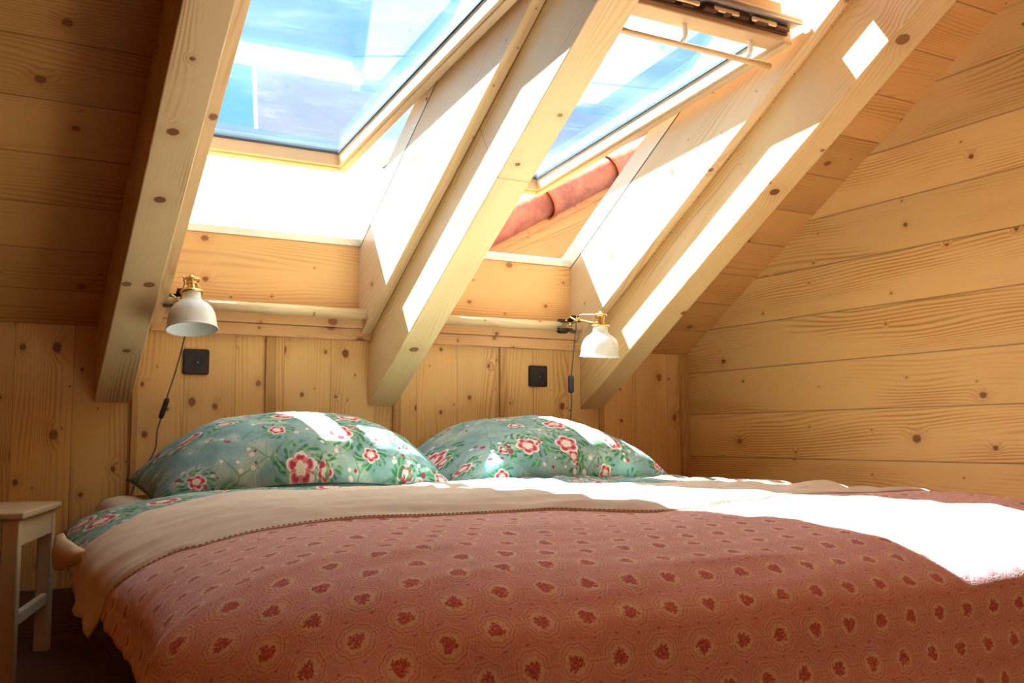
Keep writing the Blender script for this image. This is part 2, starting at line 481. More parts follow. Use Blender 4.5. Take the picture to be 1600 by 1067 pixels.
# roof slope with the two openings (boards inside, build-up behind them), and the far slope
bm = NB()
OX = [(b[0]-.041, b[1]+.041) for b in BAY]  # rough openings
xs = [(XL-.15, OX[0][0]), (OX[0][1], OX[1][0]), (OX[1][1], XR+.15)]
for x0, x1 in xs: sbox(bm, x0, x1, -.02, SR, 0, RT)
for x0, x1 in OX:
    # closed part above the window: horizontal top lining
    s_top = S_TOP
    a = RP(x0, s_top+.02, .30)
    s_in = (a.z - ZC)/ST
    poly = [(RP(0, s_in, 0).y, RP(0, s_in, 0).z), (RP(0, SR, 0).y, RP(0, SR, 0).z), (RP(0, SR, RT).y, RP(0, SR, RT).z),
            (RP(0, s_top+.05, RT).y, RP(0, s_top+.05, RT).z), (RP(0, s_top+.05, .29).y, RP(0, s_top+.05, .29).z), (a.y, a.z)]
    prism_x(bm, poly, x0, x1)
    # closed part under the window
    prism_x(bm, [(D+.035, ZC-.0), (D+.14, ZC), (RP(0, 0, RT).y, RP(0, 0, RT).z), (RP(0, .13, RT-.02).y, RP(0, .13, RT-.02).z),
                 (RP(0, .155, .29).y, RP(0, .155, .29).z), (D+.035, 1.30)], x0, x1)
tag(link('ceiling', bm, M['ceiling']), kind='structure')
bm = NB()
def mir(s, o, x=0): p = RP(x, s, o); return Vector((p.x, 2*YRIDGE - p.y, p.z))
def msbox(bm, x0, x1, s0, s1, o0, o1):
    hexa(bm, [mir(s0, o0, x0), mir(s0, o0, x1), mir(s1, o0, x1), mir(s1, o0, x0), mir(s0, o1, x0), mir(s0, o1, x1), mir(s1, o1, x1), mir(s1, o1, x0)])
msbox(bm, XL-.15, XR+.15, -.02, SR, 0, .2)
tag(link('ceiling', bm, M['ceiling']), kind='structure')

# rafters
rl = ['pale pine rafter at far left, several dark knots, between plank ceiling and left roof window',
      'pine rafter between the two roof windows, sunlit on its left side',
      'pine rafter right of the right roof window, nearest the gable wall']
for i, (x0, x1) in enumerate(RAFT):
    zb = ZC - RD/CT
    bm = NB()
    pa = RP(0, SR-.15, 0); pb = RP(0, SR-.15, -RD)
    poly = [(D, zb), (D, ZC), (pa.y, pa.z), (pb.y, pb.z)]
    prism_x(bm, poly, x0, x1)
    o = link('rafter', bm, M['rafter_'+'abc'[i]], bevel=.004)
    tag(o, rl[i], 'beam', 'rafters')

# knee wall strips (battens), capping strips under the windows
tn = [0]
def trim(bm, mat, bevel=.002):
    tn[0] += 1
    return tag(link('trim_%d' % tn[0], bm, mat, bevel=bevel), kind='structure')
for x0, x1, t in ((.510, .531, .014), (.968, 1.007, .012), (1.469, 1.502, .012), (1.943, 1.978, .012), (2.438, 2.462, .012), (2.889, XR, .02)):
    bm = NB(); box(bm, (x0, D-t, .0), (x1, D+.001, ZC - .006)); trim(bm, M['batten'])
XB = [(RAFT[0][1], RAFT[1][0]), (RAFT[1][1], RAFT[2][0])]
bm = NB(); box(bm, (XL, D-.022, 0), (XR, D+.001, .15)); tag(link('baseboard_back', bm, M['base'], bevel=.003), kind='structure')
for i, (x0, x1) in enumerate(XB):
    bm = NB(); box(bm, (x0, D-.030, 1.004), (x1, D+.03, 1.047)); trim(bm, M['strip_x'])
    bm = NB(); box(bm, (x0, D-.050, 1.048), (x1, D+.03, 1.092)); trim(bm, M['strip_x'])
for i, (x0, x1) in enumerate(BAY):
    x0 += .048
    bm = NB()
    tube(bm, [(x0-.012, 3.488, 1.098), (x1+.010, 3.488, 1.098)], .0195, 20)
    box(bm, (x0-.010, 3.49, 1.083), (x1+.008, D-.005, 1.113))
    o = link('wooden_rail', bm, M['rail'], smooth=False)
    for p in o.data.polygons:
        if len(p.vertices) == 4 and abs(p.normal.x) < .5: p.use_smooth = True
    tag(o, ['rounded pine rail below the left roof window, behind the left lamp', 'rounded pine rail below the right roof window, black lamp clamp on its right end'][i], 'rail', 'window rails')

# ------------------------------------------------------------------ roof windows
def window(i):
    x0, x1 = BAY[i]
    root = empty('window_%d' % (i+1), RP((x0+x1)/2, .2, 0)); tag(root, kind='structure')
    off = root.location.copy()
    def L(name, bm, mat, parent=None, bevel=.0, smooth=False):
        o = link(name, bm, mat, root if parent is None else parent, bevel=bevel, smooth=smooth)
        o.matrix_parent_inverse = Matrix.Translation(-off)
        if parent is not None: o.matrix_parent_inverse = Matrix()
        return o
    # side linings: their inner faces at x0 / x1, from the ceiling plane to the frame, foot at the knee wall
    for sx, a, b in ((0, x0-.040, x0), (1, x1, x1+.040)):
        bm = NB()
        top = RP(0, S_TOP+.02, .30); s_in = (top.z - ZC)/ST
        pl = [(D, ZC), (D+.032, ZC+.02), (D+.032, 1.36), (RP(0, .15, .30).y, RP(0, .15, .30).z), (top.y, top.z), (RP(0, s_in, 0).y, RP(0, s_in, 0).z)]
        prism_x(bm, pl, a, b)
        if sx == 0: sbox(bm, b-.001, b+.048, .0, S_TOP+.2, 0, .05); box(bm, (b-.001, D-.004, ZC-.004), (b+.048, D+.03, 1.12))
        L('side_lining', bm, M['lining_slope'], bevel=.0015)
    bm = NB(); prism_x(bm, [(D-.004, 1.10), (D+.030, 1.10), (D+.034, 1.355), (D+.010, 1.370), (D-.002, 1.370)], x0, x1)
    L('bottom_lining', bm, M['lining_x'])
    bm = NB(); top = RP(0, S_TOP+.02, .30); s_in = (top.z - ZC)/ST; yi = RP(0, s_in, 0).y
    prism_x(bm, [(yi, top.z), (top.y, top.z), (top.y-.02, top.z-.018), (yi+.03, top.z-.018)], x0, x1)
    L('top_lining', bm, M['lining_x'])
    # fixed frame
    bm = NB()
    sbox(bm, x1+.000, x1+.040, S_BOT-.045, S_TOP+.03, .302, .385)
    sbox(bm, x0-.040, x0-.000, S_BOT-.045, S_TOP+.03, .302, .385)
    sbox(bm, x0, x1, S_TOP-.03, S_TOP+.03, .302, .385)
    L('side_frame', bm, M['frame_wood'], bevel=.002)
    bm = NB(); sbox(bm, x1-.0006, x1+.008, S_BOT-.02, S_TOP, .2975, .3025); sbox(bm, x0-.008, x0+.0012, S_BOT-.02, S_TOP, .2975, .3025)
    L('shadow_gap', bm, M['mech'])  # dark brown strip standing for the shaded gap between lining and frame
    bm = NB(); prism_x(bm, [(D-.008, 1.371), (D-.006, 1.400), (D+.055, 1.418), (D+.085, 1.371)], x0, x1)
    L('bottom_frame', bm, M['frame_wood'], bevel=.003)
    bm = NB()
    sbox(bm, x0-.075, x0-.041, S_BOT-.1, S_TOP+.08, .40, .43); sbox(bm, x1+.041, x1+.075, S_BOT-.1, S_TOP+.08, .40, .43)
    L('flashing', bm, M['cover_grey'])
    # sash, pivoted about its middle
    if i == 0: ang, yb, zb, sx0, sx1 = .1092, 3.707, 1.703, x0+.004, 1.312
    else: ang, yb, zb, sx0, sx1 = .093, 3.770, 1.738, x0+.016, 2.268
    LEN = 1.83 if i == 0 else 1.575
    U = Vector((0, -cos(ang), sin(ang))); N = Vector((0, sin(ang), cos(ang))); O = Vector((0, yb, zb))
    def SP(x, u, n): return Vector((x, 0, 0)) + O + U*u + N*n
    def ub(bm, a, b, u0, u1, n0, n1):
        hexa(bm, [SP(a, u0, n0), SP(b, u0, n0), SP(b, u1, n0), SP(a, u1, n0), SP(a, u0, n1), SP(b, u0, n1), SP(b, u1, n1), SP(a, u1, n1)])
    RW, RH = .042, .056
    sash = empty('sash', (0, 0, 0)); sash.parent = root; sash.matrix_parent_inverse = Matrix.Translation(-off)
    for a, b in ((sx0, sx0+.030), (sx1-RW, sx1)):
        bm = NB(); ub(bm, a, b, 0, LEN, 0, RH)
        ub(bm, a + (.0 if a == sx0 else .012), b - (.010 if a == sx0 else 0), 0, LEN, -.008, .002)
        L('side_rail', bm, M['sash_wood'], sash, bevel=.002)
    bm = NB(); ub(bm, sx0+.030-.012, sx1-RW+.012, 0, .050, 0, RH); ub(bm, sx0+.03, sx1-RW, 0, .036, -.008, .002)
    L('bottom_rail', bm, M['sash_wood_x'], sash, bevel=.002)
    bm = NB(); ub(bm, sx0+.030-.012, sx1-RW+.012, LEN-.070, LEN, 0, RH)
    L('top_rail', bm, M['sash_wood_x'], sash, bevel=.004)
    bm = NB(); ub(bm, sx0+.030-.004, sx1-RW+.004, .046, LEN-.066, RH-.004, RH+.012)
    L('pane', bm, M['glass'], sash)
    bm = NB()
    ub(bm, sx0+.03, sx0+.035, .050, LEN-.07, RH-.008, RH); ub(bm, sx1-RW-.006, sx1-RW, .050, LEN-.07, RH-.008, RH)
    ub(bm, sx0+RW, sx1-RW, .050, .056, RH-.008, RH)
    L('gasket', bm, M['gasket'], sash)
    bm = NB()
    for a, b in ((sx0-.004, sx0+.026), (sx1-RW+.006, sx1+.004)): ub(bm, a, b, -.01, LEN, RH+.001, RH+.03)
    ub(bm, sx0-.004, sx1+.004, -.095, .040, RH+.001, RH+.016)  # lip lengthened outward, out of sight, to block sun through the gap
    L('cladding_and_sun_block', bm, M['cover_grey'], sash)
    # ventilation flap with the lock mechanism on top of the sash, and the grip bar under it
    bm = NB(); ub(bm, sx0+.01, sx1+.012, LEN-.005, LEN+.044, .050, .060); ub(bm, sx0+.01, sx1+.012, LEN+.034, LEN+.044, .044, .066)
    L('aluminium_strip', bm, M['alu'], sash, bevel=.002)
    bm = NB(); ub(bm, sx0+.02, sx1-.02, LEN-.002, LEN+.008, .018, .050)
    random.seed(4+i)
    x = sx0+.03
    while x < sx1-.08:
        w = random.uniform(.02, .06); a = random.uniform(.022, .030); ub(bm, x, x+w, LEN+.006, LEN+.020+random.uniform(0, .008), a, a+random.uniform(.010, .020)); x += w + random.uniform(.01, .04)
    ub(bm, sx0+.05, sx0+.30, LEN-.01, LEN+.03, .066, .10)
    for k in range(6): ub(bm, sx0+.07+k*.04, sx0+.09+k*.04, LEN+.028, LEN+.040, .066, .085+.012*(k % 2))
    L('lock_mechanism', bm, M['mech'], sash, bevel=.002)
    bm = NB()
    for k in range(4):
        x = sx0+.08+k*.155; ub(bm, x, x+.10, LEN+.018, LEN+.028, .026, .040)
    L('lock_slide', bm, M['rail'], sash, bevel=.003)
    bm = NB(); ub(bm, sx0+.30, sx1-.040, LEN-.02, LEN+.012, .062, .125)
    L('ventilation_flap', bm, M['sash_wood_x'], sash, bevel=.004)
    bm = NB(); tube(bm, [SP(sx0+.04, LEN-.07, -.055), SP(sx1-.035, LEN-.07, -.055)], .0095, 12)
    L('grip_bar', bm, M['rail'], sash, smooth=True)
    for k in (0, .42, .86):
        bm = NB(); xx = sx0+.075+k*(sx1-sx0-.13)
        tube(bm, spline([SP(xx, LEN-.045, .004), SP(xx+.006, LEN-.05, -.03), SP(xx, LEN-.068, -.052)], 6), .0085, 10)
        L('bar_bracket', bm, M['white_enamel'], sash, smooth=True)
    return root
window(0); window(1)
# ------------------------------------------------------------------ neighbouring dormer roof seen through the right window
def outside():
    YO = 5.6
    root = empty('dormer_roof', (3.4, YO, 1.6)); off = root.location.copy()
    def pt(ax, az): return Vector((ax*YO, YO, CZ + az*YO))
    A = pt(.50, .210); B = pt(.76, .352)             # verge line, lower left to upper right
    dr = (B - A).normalized(); nn = Vector((-dr.z, 0, dr.x))
    def L(name, bm, mat, **k):
        o = link(name, bm, mat, root, **k); o.matrix_parent_inverse = Matrix.Translation(-off); return o
    # gable boarding under the verge
    bm = NB(); p = [A - dr*1.5 - nn*.04, B + dr*.6 - nn*.04]
    q = [Vector((p[0].x, YO, -.5)), Vector((p[1].x, YO, -.5))]
    hexa(bm, [q[0], q[1], p[1], p[0], q[0]+Vector((0, .08, 0)), q[1]+Vector((0, .08, 0)), p[1]+Vector((0, .08, 0)), p[0]+Vector((0, .08, 0))])
    L('gable_boarding', bm, M['outside_wood'])
    bm = NB()
    p0, p1 = A - dr*1.5 - nn*.07, B + dr*.6 - nn*.07
    yy = Vector((0, -.03, 0)); h = nn*.11
    hexa(bm, [p0+yy, p1+yy, p1+yy+h, p0+yy+h, p0, p1, p1+h, p0+h])
    L('fascia_board', bm, M['outside_wood'])
    # half-round verge tiles
    n = 6; Lt = .60
    for k in range(n):
        c0 = A - dr*1.12 + dr*(k*Lt) + nn*.080 + Vector((0, -.06, 0)); c1 = c0 + dr*(Lt+.05)
        r0, r1 = .118, .100
        bm = NB()
        rings = []
        for c, r in ((c0, r0+.006), (c0+dr*.03, r0+.006), (c0+dr*.031, r0-.004), (c1, r1)):
            rings.append([bm.verts.new(c + (nn*cos(t) + Vector((0, -1, 0))*sin(t))*r) for t in [PI*(-.5 + 1.5*j/18) + .3 for j in range(19)]])
        for a in range(3):
            for j in range(18): bm.faces.new((rings[a][j], rings[a][j+1], rings[a+1][j+1], rings[a+1][j]))
        o = L('verge_tile', bm, M['tile'], smooth=True)
        mo = o.modifiers.new('solid', 'SOLIDIFY'); mo.thickness = .012
    # tile courses behind the verge
    for k in range(8):
        bm = NB()
        c = A - dr*.9 + dr*(k*.40) + nn*.19
        hexa(bm, [c, c+dr*.43-nn*.0, c+dr*.43+nn*.02, c+nn*.03, c+Vector((0, 1.2, .0)), c+dr*.43+Vector((0, 1.2, 0)), c+dr*.43+nn*.02+Vector((0, 1.2, 0)), c+nn*.03+Vector((0, 1.2, 0))])
        L('roof_tile', bm, M['tile'], bevel=.008)
    tag(root, 'orange timber dormer gable with terracotta edge tiles, outside the right roof window', 'building')
outside()

# ------------------------------------------------------------------ bed
RX0, RH_L, RH_F, RV = .645, .41, .32, .135
FXI, FYI = .645, 1.345          # inner corner of the flat top
ZT = .487
def ell_table(Rh, Rv, n=200):
    tab = [(0, 0, 0)]; s = 0; px = pz = 0
    for k in range(1, n+1):
        t = (PI/2)*k/n; x, z = Rh*sin(t), Rv*(1-cos(t)); s += math.hypot(x-px, z-pz); tab.append((s, x, z)); px, pz = x, z
    return tab
TL, TF = ell_table(RH_L, RV), ell_table(RH_F, RV)
def fall(d, tab, flare=.10):
    if d <= 0: return 0, 0
    S = tab[-1][0]
    if d >= S: return tab[-1][1] + (d-S)*flare, tab[-1][2] + (d-S)*.995
    k = int(d/S*200); k = min(k, 199)
    while tab[k+1][0] < d: k += 1
    while tab[k][0] > d: k -= 1
    a, b = tab[k], tab[k+1]; f = (d-a[0])/(b[0]-a[0])
    return a[1]+(b[1]-a[1])*f, a[2]+(b[2]-a[2])*f
RXI = 2.16
TR = ell_table(.16, .09)
def N3(x, y, z=0): return noise.noise(Vector((x, y, z)))
def drape(a, b, lift=0.0, wr=1.0, folds=1.0, flare=.10, seed=0.0):
    """a: distance across the bed, b: distance along it, both measured on the cloth"""
    dx = FXI - a; dy = FYI - b; dr = a - RXI
    x, y, z = a, b, ZT
    nx = ny = 0.0
    if dx > 0 and dy > 0:
        d = math.hypot(dx, dy); cx, cy = dx/d, dy/d
        hl, vl = fall(d, TL, flare); hf, vf = fall(d, TF, flare)
        w = cx*cx
        h = hl*w + hf*(1-w); v = vl*w + vf*(1-w)
        ang = math.atan2(cy, cx)
        k = max(0, d-.34)
        h += k*.20*sin(ang*2)**2 + k*.10*folds*sin(ang*9+seed)
        x, y = FXI - cx*h, FYI - cy*h; z = ZT - v; nx, ny = -cx, -cy; dd = d
    elif dx > 0:
        h, v = fall(dx, TL, flare); k = max(0, dx-.34)
        h += k*folds*.16*N3(b*3.1, seed, 3.3)
        x = FXI - h; z = ZT - v; nx = -1; dd = dx
    elif dy > 0:
        h, v = fall(dy, TF, flare*.4); k = max(0, dy-.38)
        h += k*folds*(.14*N3(a*2.6, seed, 7.7) + .10*max(0, a-1.35)*sin(a*19)) 
        y = FYI - h; z = ZT - v; ny = -1; dd = dy
        if dr > 0: x, _ = RXI + fall(dr, TR)[0], 0; z -= fall(dr, TR)[1]
    else:
        dd = 0
        if dr > 0:
            h, v = fall(dr, TR); x = RXI + h; z = ZT - v
    # unevenness of the filling and wrinkles
    w1 = .010*N3(a*1.3, b*1.9, 1.0+seed*.3) + .0085*N3(a*1.6+b*.7, b*8.5, 5.0) + .0042*N3(a*4, b*19, 9.0)
    w2 = .0028*N3(a*7, b*36, 2.0)*(.5 + N3(a*1.5, b*2, 6.6))
    q = (w1 + w2)*wr
    nz = 1.0 if dd < .2 else max(.15, 1-(dd-.2)*3)
    x += nx*q*(1-nz)*1.6; y += ny*q*(1-nz)*1.6; z += q*nz + lift*nz
    x += nx*lift*(1-nz); y += ny*lift*(1-nz)
    return Vector((x, y, z))
def cloth(name, mat, na, nb, fa, fb, lift, wr=1.0, folds=1.0, seed=0.0, flare=.10, thick=.0, extra=None, parent=None):
    """fa(s, t), fb(s, t) give cloth coordinates, s and t from 0 to 1"""
    bm = NB(); uvl = bm.loops.layers.uv.new('UVMap'); grid = []; uvd = {}
    for j in range(nb+1):
        row = []
        for i in range(na+1):
            s, t = i/na, j/nb; a, b = fa(s, t), fb(s, t)
            p = drape(a, b, lift, wr, folds, flare, seed)
            if extra: p = extra(p, a, b, s, t)
            v = bm.verts.new(p); uvd[v] = (a, b); row.append(v)
        grid.append(row)
    for j in range(nb):
        for i in range(na):
            f = bm.faces.new((grid[j][i], grid[j][i+1], grid[j+1][i+1], grid[j+1][i])); f.smooth = True
            for l in f.loops: l[uvl].uv = uvd[l.vert]
    o = link(name, bm, mat, parent, smooth=True)
    if thick:
        mo = o.modifiers.new('solid', 'SOLIDIFY'); mo.thickness = thick; mo.offset = -1
    return o

# bed frame
bed = empty('bed', (1.33, 2.3, 0)); tag(bed, 'double bed frame under the floral and pink bedding', 'bed')
def part(root, name, bm, mat, **k):
    o = link(name, bm, mat, root, **k); o.matrix_parent_inverse = Matrix.Translation(-root.location); return o
for a, b in (((.50, 1.42, .14), (.53, 3.44, .24)), ((2.15, 1.42, .14), (2.18, 3.44, .24))):
    bm = NB(); box(bm, a, b); part(bed, 'side_rail', bm, M['bed_wood'], bevel=.004)
for a, b in (((.53, 1.42, .14), (2.15, 1.45, .24)), ((.53, 3.41, .14), (2.15, 3.44, .26))):
    bm = NB(); box(bm, a, b); part(bed, 'end_board', bm, M['bed_wood'], bevel=.004)
bm = NB()
for k in range(14): box(bm, (.53, 1.50+k*.14, .205), (2.15, 1.57+k*.14, .223))
part(bed, 'slats', bm, M['bed_wood'])
for x in (.53, 2.10):
    for y in (1.45, 3.36): bm = NB(); box(bm, (x, y, 0), (x+.05, y+.05, .14)); part(bed, 'leg', bm, M['bed_wood'], bevel=.004)
# mattress
bm = NB()
def rrect(x0, y0, x1, y1, r, n=8):
    out = []
    for cx, cy, a0 in ((x1-r, y1-r, 0), (x0+r, y1-r, 90), (x0+r, y0+r, 180), (x1-r, y0+r, 270)):
        for k in range(n+1):
            t = math.radians(a0+90*k/n); out.append((cx+r*cos(t), cy+r*sin(t)))
    return out
prev = None
for z, ins in ((.235, .03), (.24, .008), (.255, 0), (.395, 0), (.425, .01), (.443, .03), (.450, .06)):
    ring = [bm.verts.new((x, y, z)) for x, y in rrect(.385+ins, 1.46+ins, 2.24-ins, 3.45-ins, .07-ins*.3)]
    if prev:
        for k in range(len(ring)): bm.faces.new((prev[k], prev[(k+1) % len(ring)], ring[(k+1) % len(ring)], ring[k]))
    else: bm.faces.new(ring[::-1])
    prev = ring
bm.faces.new(prev)
mt = link('mattress', bm, M['mattress'], smooth=True)
tag(mt, 'cream mattress edge showing left of the left pillow', 'mattress')

# duvet (floral), with depth
def dv_up(a): return 2.93 + .03*N3(a*3, 1.0, 4.0)
AL = .645 - .50
def dv_fa(s, t): 
    lo = .195 + .03*t
    return lo + s*(2.33-lo)
def dv_fb(s, t): return 1.75 + t*(dv_up(dv_fa(s, t)) - 1.75)
def dv_ex(p, a, b, s, t):
    e = min(1, (1-t)/.05); e = math.sqrt(max(0, 1-(1-e)**2))
    p.z += -.020*(1-e) + .007*t
    if t > .6: p.z += .008*N3(a*6, b*9, 2.2)
    if a > 1.4 and b > 2.45: p.z += min(1, (b-2.45)/.06)*(.012 + .012*N3(a*16, b*6, 1.2))*min(1, (a-1.4)/.2)*min(1, (2.93-b)/.05)
    return p
dv = cloth('duvet', M['floral'], 150, 80, dv_fa, dv_fb, -.009, wr=.9, seed=.0, extra=dv_ex, flare=.12, thick=.018)
tag(dv, 'teal duvet with pink flowers, lying below the pillows and hanging off left side', 'duvet')
bm = NB()   # beige tip of the duvet lining at the hanging corner
tp = [drape(.245 + .05, 2.80, -.01), drape(.25, 2.55, -.012)]
def tip():
    bm = NB(); rows = []
    for j in range(11):
        row = []
        b = 2.30 + .50*j/10
        wd = .085*(j/10)**.7*math.sqrt(max(0, 1-((j/10-.6)/.42)**2)) if j > 6 else .085*(j/10)**.7 + .004
        for i in range(9):
            a = .225 - wd*i/8
            p = drape(a, b, -.006 + .012*sin(PI*i/8), 0.9, seed=.0, flare=.16)
            row.append(bm.verts.new(p + Vector((-.002, 0, 0))))
        rows.append(row)
    for j in range(10):
        for i in range(8): bm.faces.new((rows[j][i], rows[j][i+1], rows[j+1][i+1], rows[j+1][i]))
    return bm
bm.free()
o = link('lining_corner', tip(), M['beige_cloth'], dv, smooth=True)
o['label'] = 'beige lining at the hanging corner'
mo = o.modifiers.new('solid', 'SOLIDIFY'); mo.thickness = .01

def interp(x, tab):
    if x <= tab[0][0]: return tab[0][1]
    for (a, b), (c, d) in zip(tab, tab[1:]):
        if x <= c:
            t = (x-a)/(c-a); t = t*t*(3-2*t); return b + (d-b)*t
    return tab[-1][1]
SEAM = [(.10, 1.90), (.30, 1.78), (.40, 1.69), (.60, 1.66), (1.0, 1.67), (1.25, 1.59), (1.55, 1.68), (1.85, 1.82), (2.1, 1.75), (2.4, 1.7)]
SUP = [(.10, 2.35), (.30, 2.38), (.45, 2.46), (.70, 2.56), (1.0, 2.60), (1.5, 2.56), (1.9, 2.45), (2.4, 2.38)]
# pink bedspread
def bl_fa(s, t):
    lo = .165 - .11*(1-t)**1.2
    return lo + s*(2.40-lo)
def bl_fb(s, t):
    a = bl_fa(s, t); up = interp(a, SEAM) + .05
    lo = .62
    return lo + t*(up-lo)
def bl_hem(p, a, b, s, t): return p
bl = cloth('bedspread', M['blanket'], 300, 190, bl_fa, bl_fb, 0.0, wr=1.0, folds=1.3, seed=0.0, thick=.003, flare=.30)
tag(bl, 'pink bedspread with rows of red flower medallions, draped over the foot of the bed', 'bedspread')
# cream sheet folded back over it
def sh_fa(s, t):
    lo = .125 + .035*t
    return lo + s*(2.40-lo)
def sh_fb(s, t):
    a = sh_fa(s, t); lo = interp(a, SEAM); up = interp(a, SUP)
    return lo + t*(up-lo)
def sh_ex(p, a, b, s, t):
    e = min(t/.04, (1-t)/.05, 1); p.z -= .004*(1-e)
    f = .5 + .5*min(1, abs(a-.9))
    p.z += (.011*N3(a*2.2+b*2.0, b*11, 3.0) + .006*N3(a*7, b*19, 8.0))*e
    if a > 1.1: p.z += .010*max(0, N3(a*6.5, b*5, 4.4))*e
    return p
sh = cloth('folded_sheet', M['sheet'], 220, 80, sh_fa, sh_fb, .007, wr=1.0, folds=1.0, seed=0.0, thick=.003, flare=.32, extra=sh_ex)
tag(sh, 'plain cream sheet folded back between floral duvet and pink bedspread', 'sheet')
# stitched seam where the sheet is sewn to the bedspread
bm = NB(); pts = []
for k in range(240):
    a = .20 + k*(1.25-.20)/239
    pts.append(drape(a, interp(a, SEAM)-.001, .0045, 1.0))
for k in range(0, 238, 2): tube(bm, [pts[k], pts[k+1]], .0008, 5)
o = link('seam_stitching', bm, M['stitch'], sh, smooth=True)

# pillows
def pillow(cx, cy, cz, w, d, T, rz, tilt, label, seed, roll=0.0, peak=0.0):
    bm = NB(); uvl = bm.loops.layers.uv.new('UVMap'); na, nb = 120, 84; uvd = {}
    tops, bots = [], []
    for j in range(nb+1):
        rt, rb = [], []
        for i in range(na+1):
            u, v = -1+2*i/na, -1+2*j/nb
            U, Vv = sin(u*PI/2)*.35+u*.65, sin(v*PI/2)*.35+v*.65
            h = max(0, (1-abs(U)**2.6))**.56 * max(0, (1-abs(Vv)**3.0))**.45
            x = w/2*U*(1-.07*(1-abs(Vv)**3)*abs(U)**2*.6) + 0
            y = d/2*Vv*(1-.10*(1-abs(U)**3)*abs(Vv)**2*.6)
            ed = 1-h
            wr = .016*N3(x*5+seed, y*4, seed) + .016*ed*N3(x*11+seed, y*13, seed+3) + .004*N3(x*26, y*22, seed)
            # pleats running in from the short ends
            wr += .006*sin(y*42+seed)*max(0, abs(U)-.62)*2*h**.4
            up = T*h*(1+peak*U) + wr*min(1, h*4); dn = -T*.45*h**.8
            sag = -.080*abs(U)**2.4 - .03*abs(min(0, Vv))**2; up += sag; dn += sag
            vt = bm.verts.new((x, y, up)); rt.append(vt); uvd[vt] = (x+seed*.37, y+up*.6+seed*.21)
            if 0 < i < na and 0 < j < nb:
                vb = bm.verts.new((x, y, dn)); uvd[vb] = (x+seed*.37+.5, y)
            else: vb = vt
            rb.append(vb)
        tops.append(rt); bots.append(rb)
    for j in range(nb):
        for i in range(na):
            for G_, rev in ((tops, False), (bots, True)):
                q = [G_[j][i], G_[j][i+1], G_[j+1][i+1], G_[j+1][i]]
                if rev: q = q[::-1]
                try: f = bm.faces.new(q)
                except ValueError: continue
                f.smooth = True
                for l in f.loops: l[uvl].uv = uvd[l.vert]
    # piped seam round the edge
    o = link('pillow', bm, M['floral'], smooth=True)
    o.location = (cx, cy, cz); o.rotation_euler = (tilt, roll, rz)
    ps = bmesh.new(); path = []
    me = o.data
    def rimpt(u, v):
        U, Vv = sin(u*PI/2)*.35+u*.65, sin(v*PI/2)*.35+v*.65
        return Vector((w/2*U*(1-.07*(1-abs(Vv)**3)*abs(U)**2*.6), d/2*Vv*(1-.10*(1-abs(U)**3)*abs(Vv)**2*.6), -.080*abs(U)**2.4 - .03*abs(min(0, Vv))**2))
    for k in range(40): path.append(rimpt(-1+2*k/40, -1))
    for k in range(30): path.append(rimpt(1, -1+2*k/30))
    for k in range(40): path.append(rimpt(1-2*k/40, 1))
    for k in range(31): path.append(rimpt(-1, 1-2*k/30))
    tube(ps, path, .0022, 5)
    link('seam', ps, M['stitch_teal'], o, smooth=True)
    tag(o, label, 'pillow', 'floral pillows')
    return o
M['stitch_teal'] = plain('teal_seam', lin(60, 84, 88), .9)
pillow(.955, 3.13, .552, .95, .60, .165, math.radians(-1), math.radians(5), 'teal floral pillow on the left side of the bed, below the left lamp', 1.0, peak=.06)
pillow(1.865, 3.14, .540, .97, .60, .160, math.radians(2), math.radians(5), 'teal floral pillow on the right side of the bed, below the right lamp', 4.3, peak=-.05)

# ------------------------------------------------------------------ sockets
def socket(x, z, label):
    root = empty('power_socket', (x, D, z-.044)); tag(root, label, 'socket', 'black wall sockets')
    bm = NB()
    h = .0445; r = .008
    P1 = rrect(x-h, z-h, x+h, z+h, r, 5)
    a = [bm.verts.new((px, D, pz)) for px, pz in P1]; b = [bm.verts.new((px, D-.009, pz)) for px, pz in P1]
    P2 = rrect(x-h+.003, z-h+.003, x+h-.003, z+h-.003, r-.002, 5)
    c = [bm.verts.new((px, D-.012, pz)) for px, pz in P2]
    n = len(a)
    for k in range(n):
        bm.faces.new((a[k], a[(k+1) % n], b[(k+1) % n], b[k])); bm.faces.new((b[k], b[(k+1) % n], c[(k+1) % n], c[k]))
    bm.faces.new(c); bm.faces.new(a[::-1]); bmesh.ops.recalc_face_normals(bm, faces=bm.faces)
    part(root, 'cover_plate', bm, M['black'])
    bm = NB(); mt_ = Matrix.Translation((x, D-.012, z)) @ Matrix.Rotation(PI/2, 4, 'X')
    lathe(bm, [(.022, 0), (.022, .0015), (.0195, .0015), (.0185, .0004), (.0, .0004)], mt_, 32)
    part(root, 'socket_insert', bm, M['black_hole'], smooth=False)
    bm = NB()
    for dx, dz in ((-.0055, .0), (.0055, 0)): lathe(bm, [(.0026, 0), (.0026, .0012), (0, .0012)], Matrix.Translation((x+dx, D-.0122, z+dz)) @ Matrix.Rotation(PI/2, 4, 'X'), 12)
    part(root, 'pin_hole', bm, M['black'])
    bm = NB(); lathe(bm, [(.0019, 0), (.0016, .001), (0, .0014)], Matrix.Translation((x+.004, D-.0135, z-.002)) @ Matrix.Rotation(PI/2, 4, 'X'), 12)
    part(root, 'glint_dot', bm, M['glint'])  # bright dot standing for the small highlight on the socket
socket(.721, .902, 'black square wall socket under the left lamp, left of the two')
socket(2.128, .890, 'black square wall socket beside the right lamp cord, right of the two')

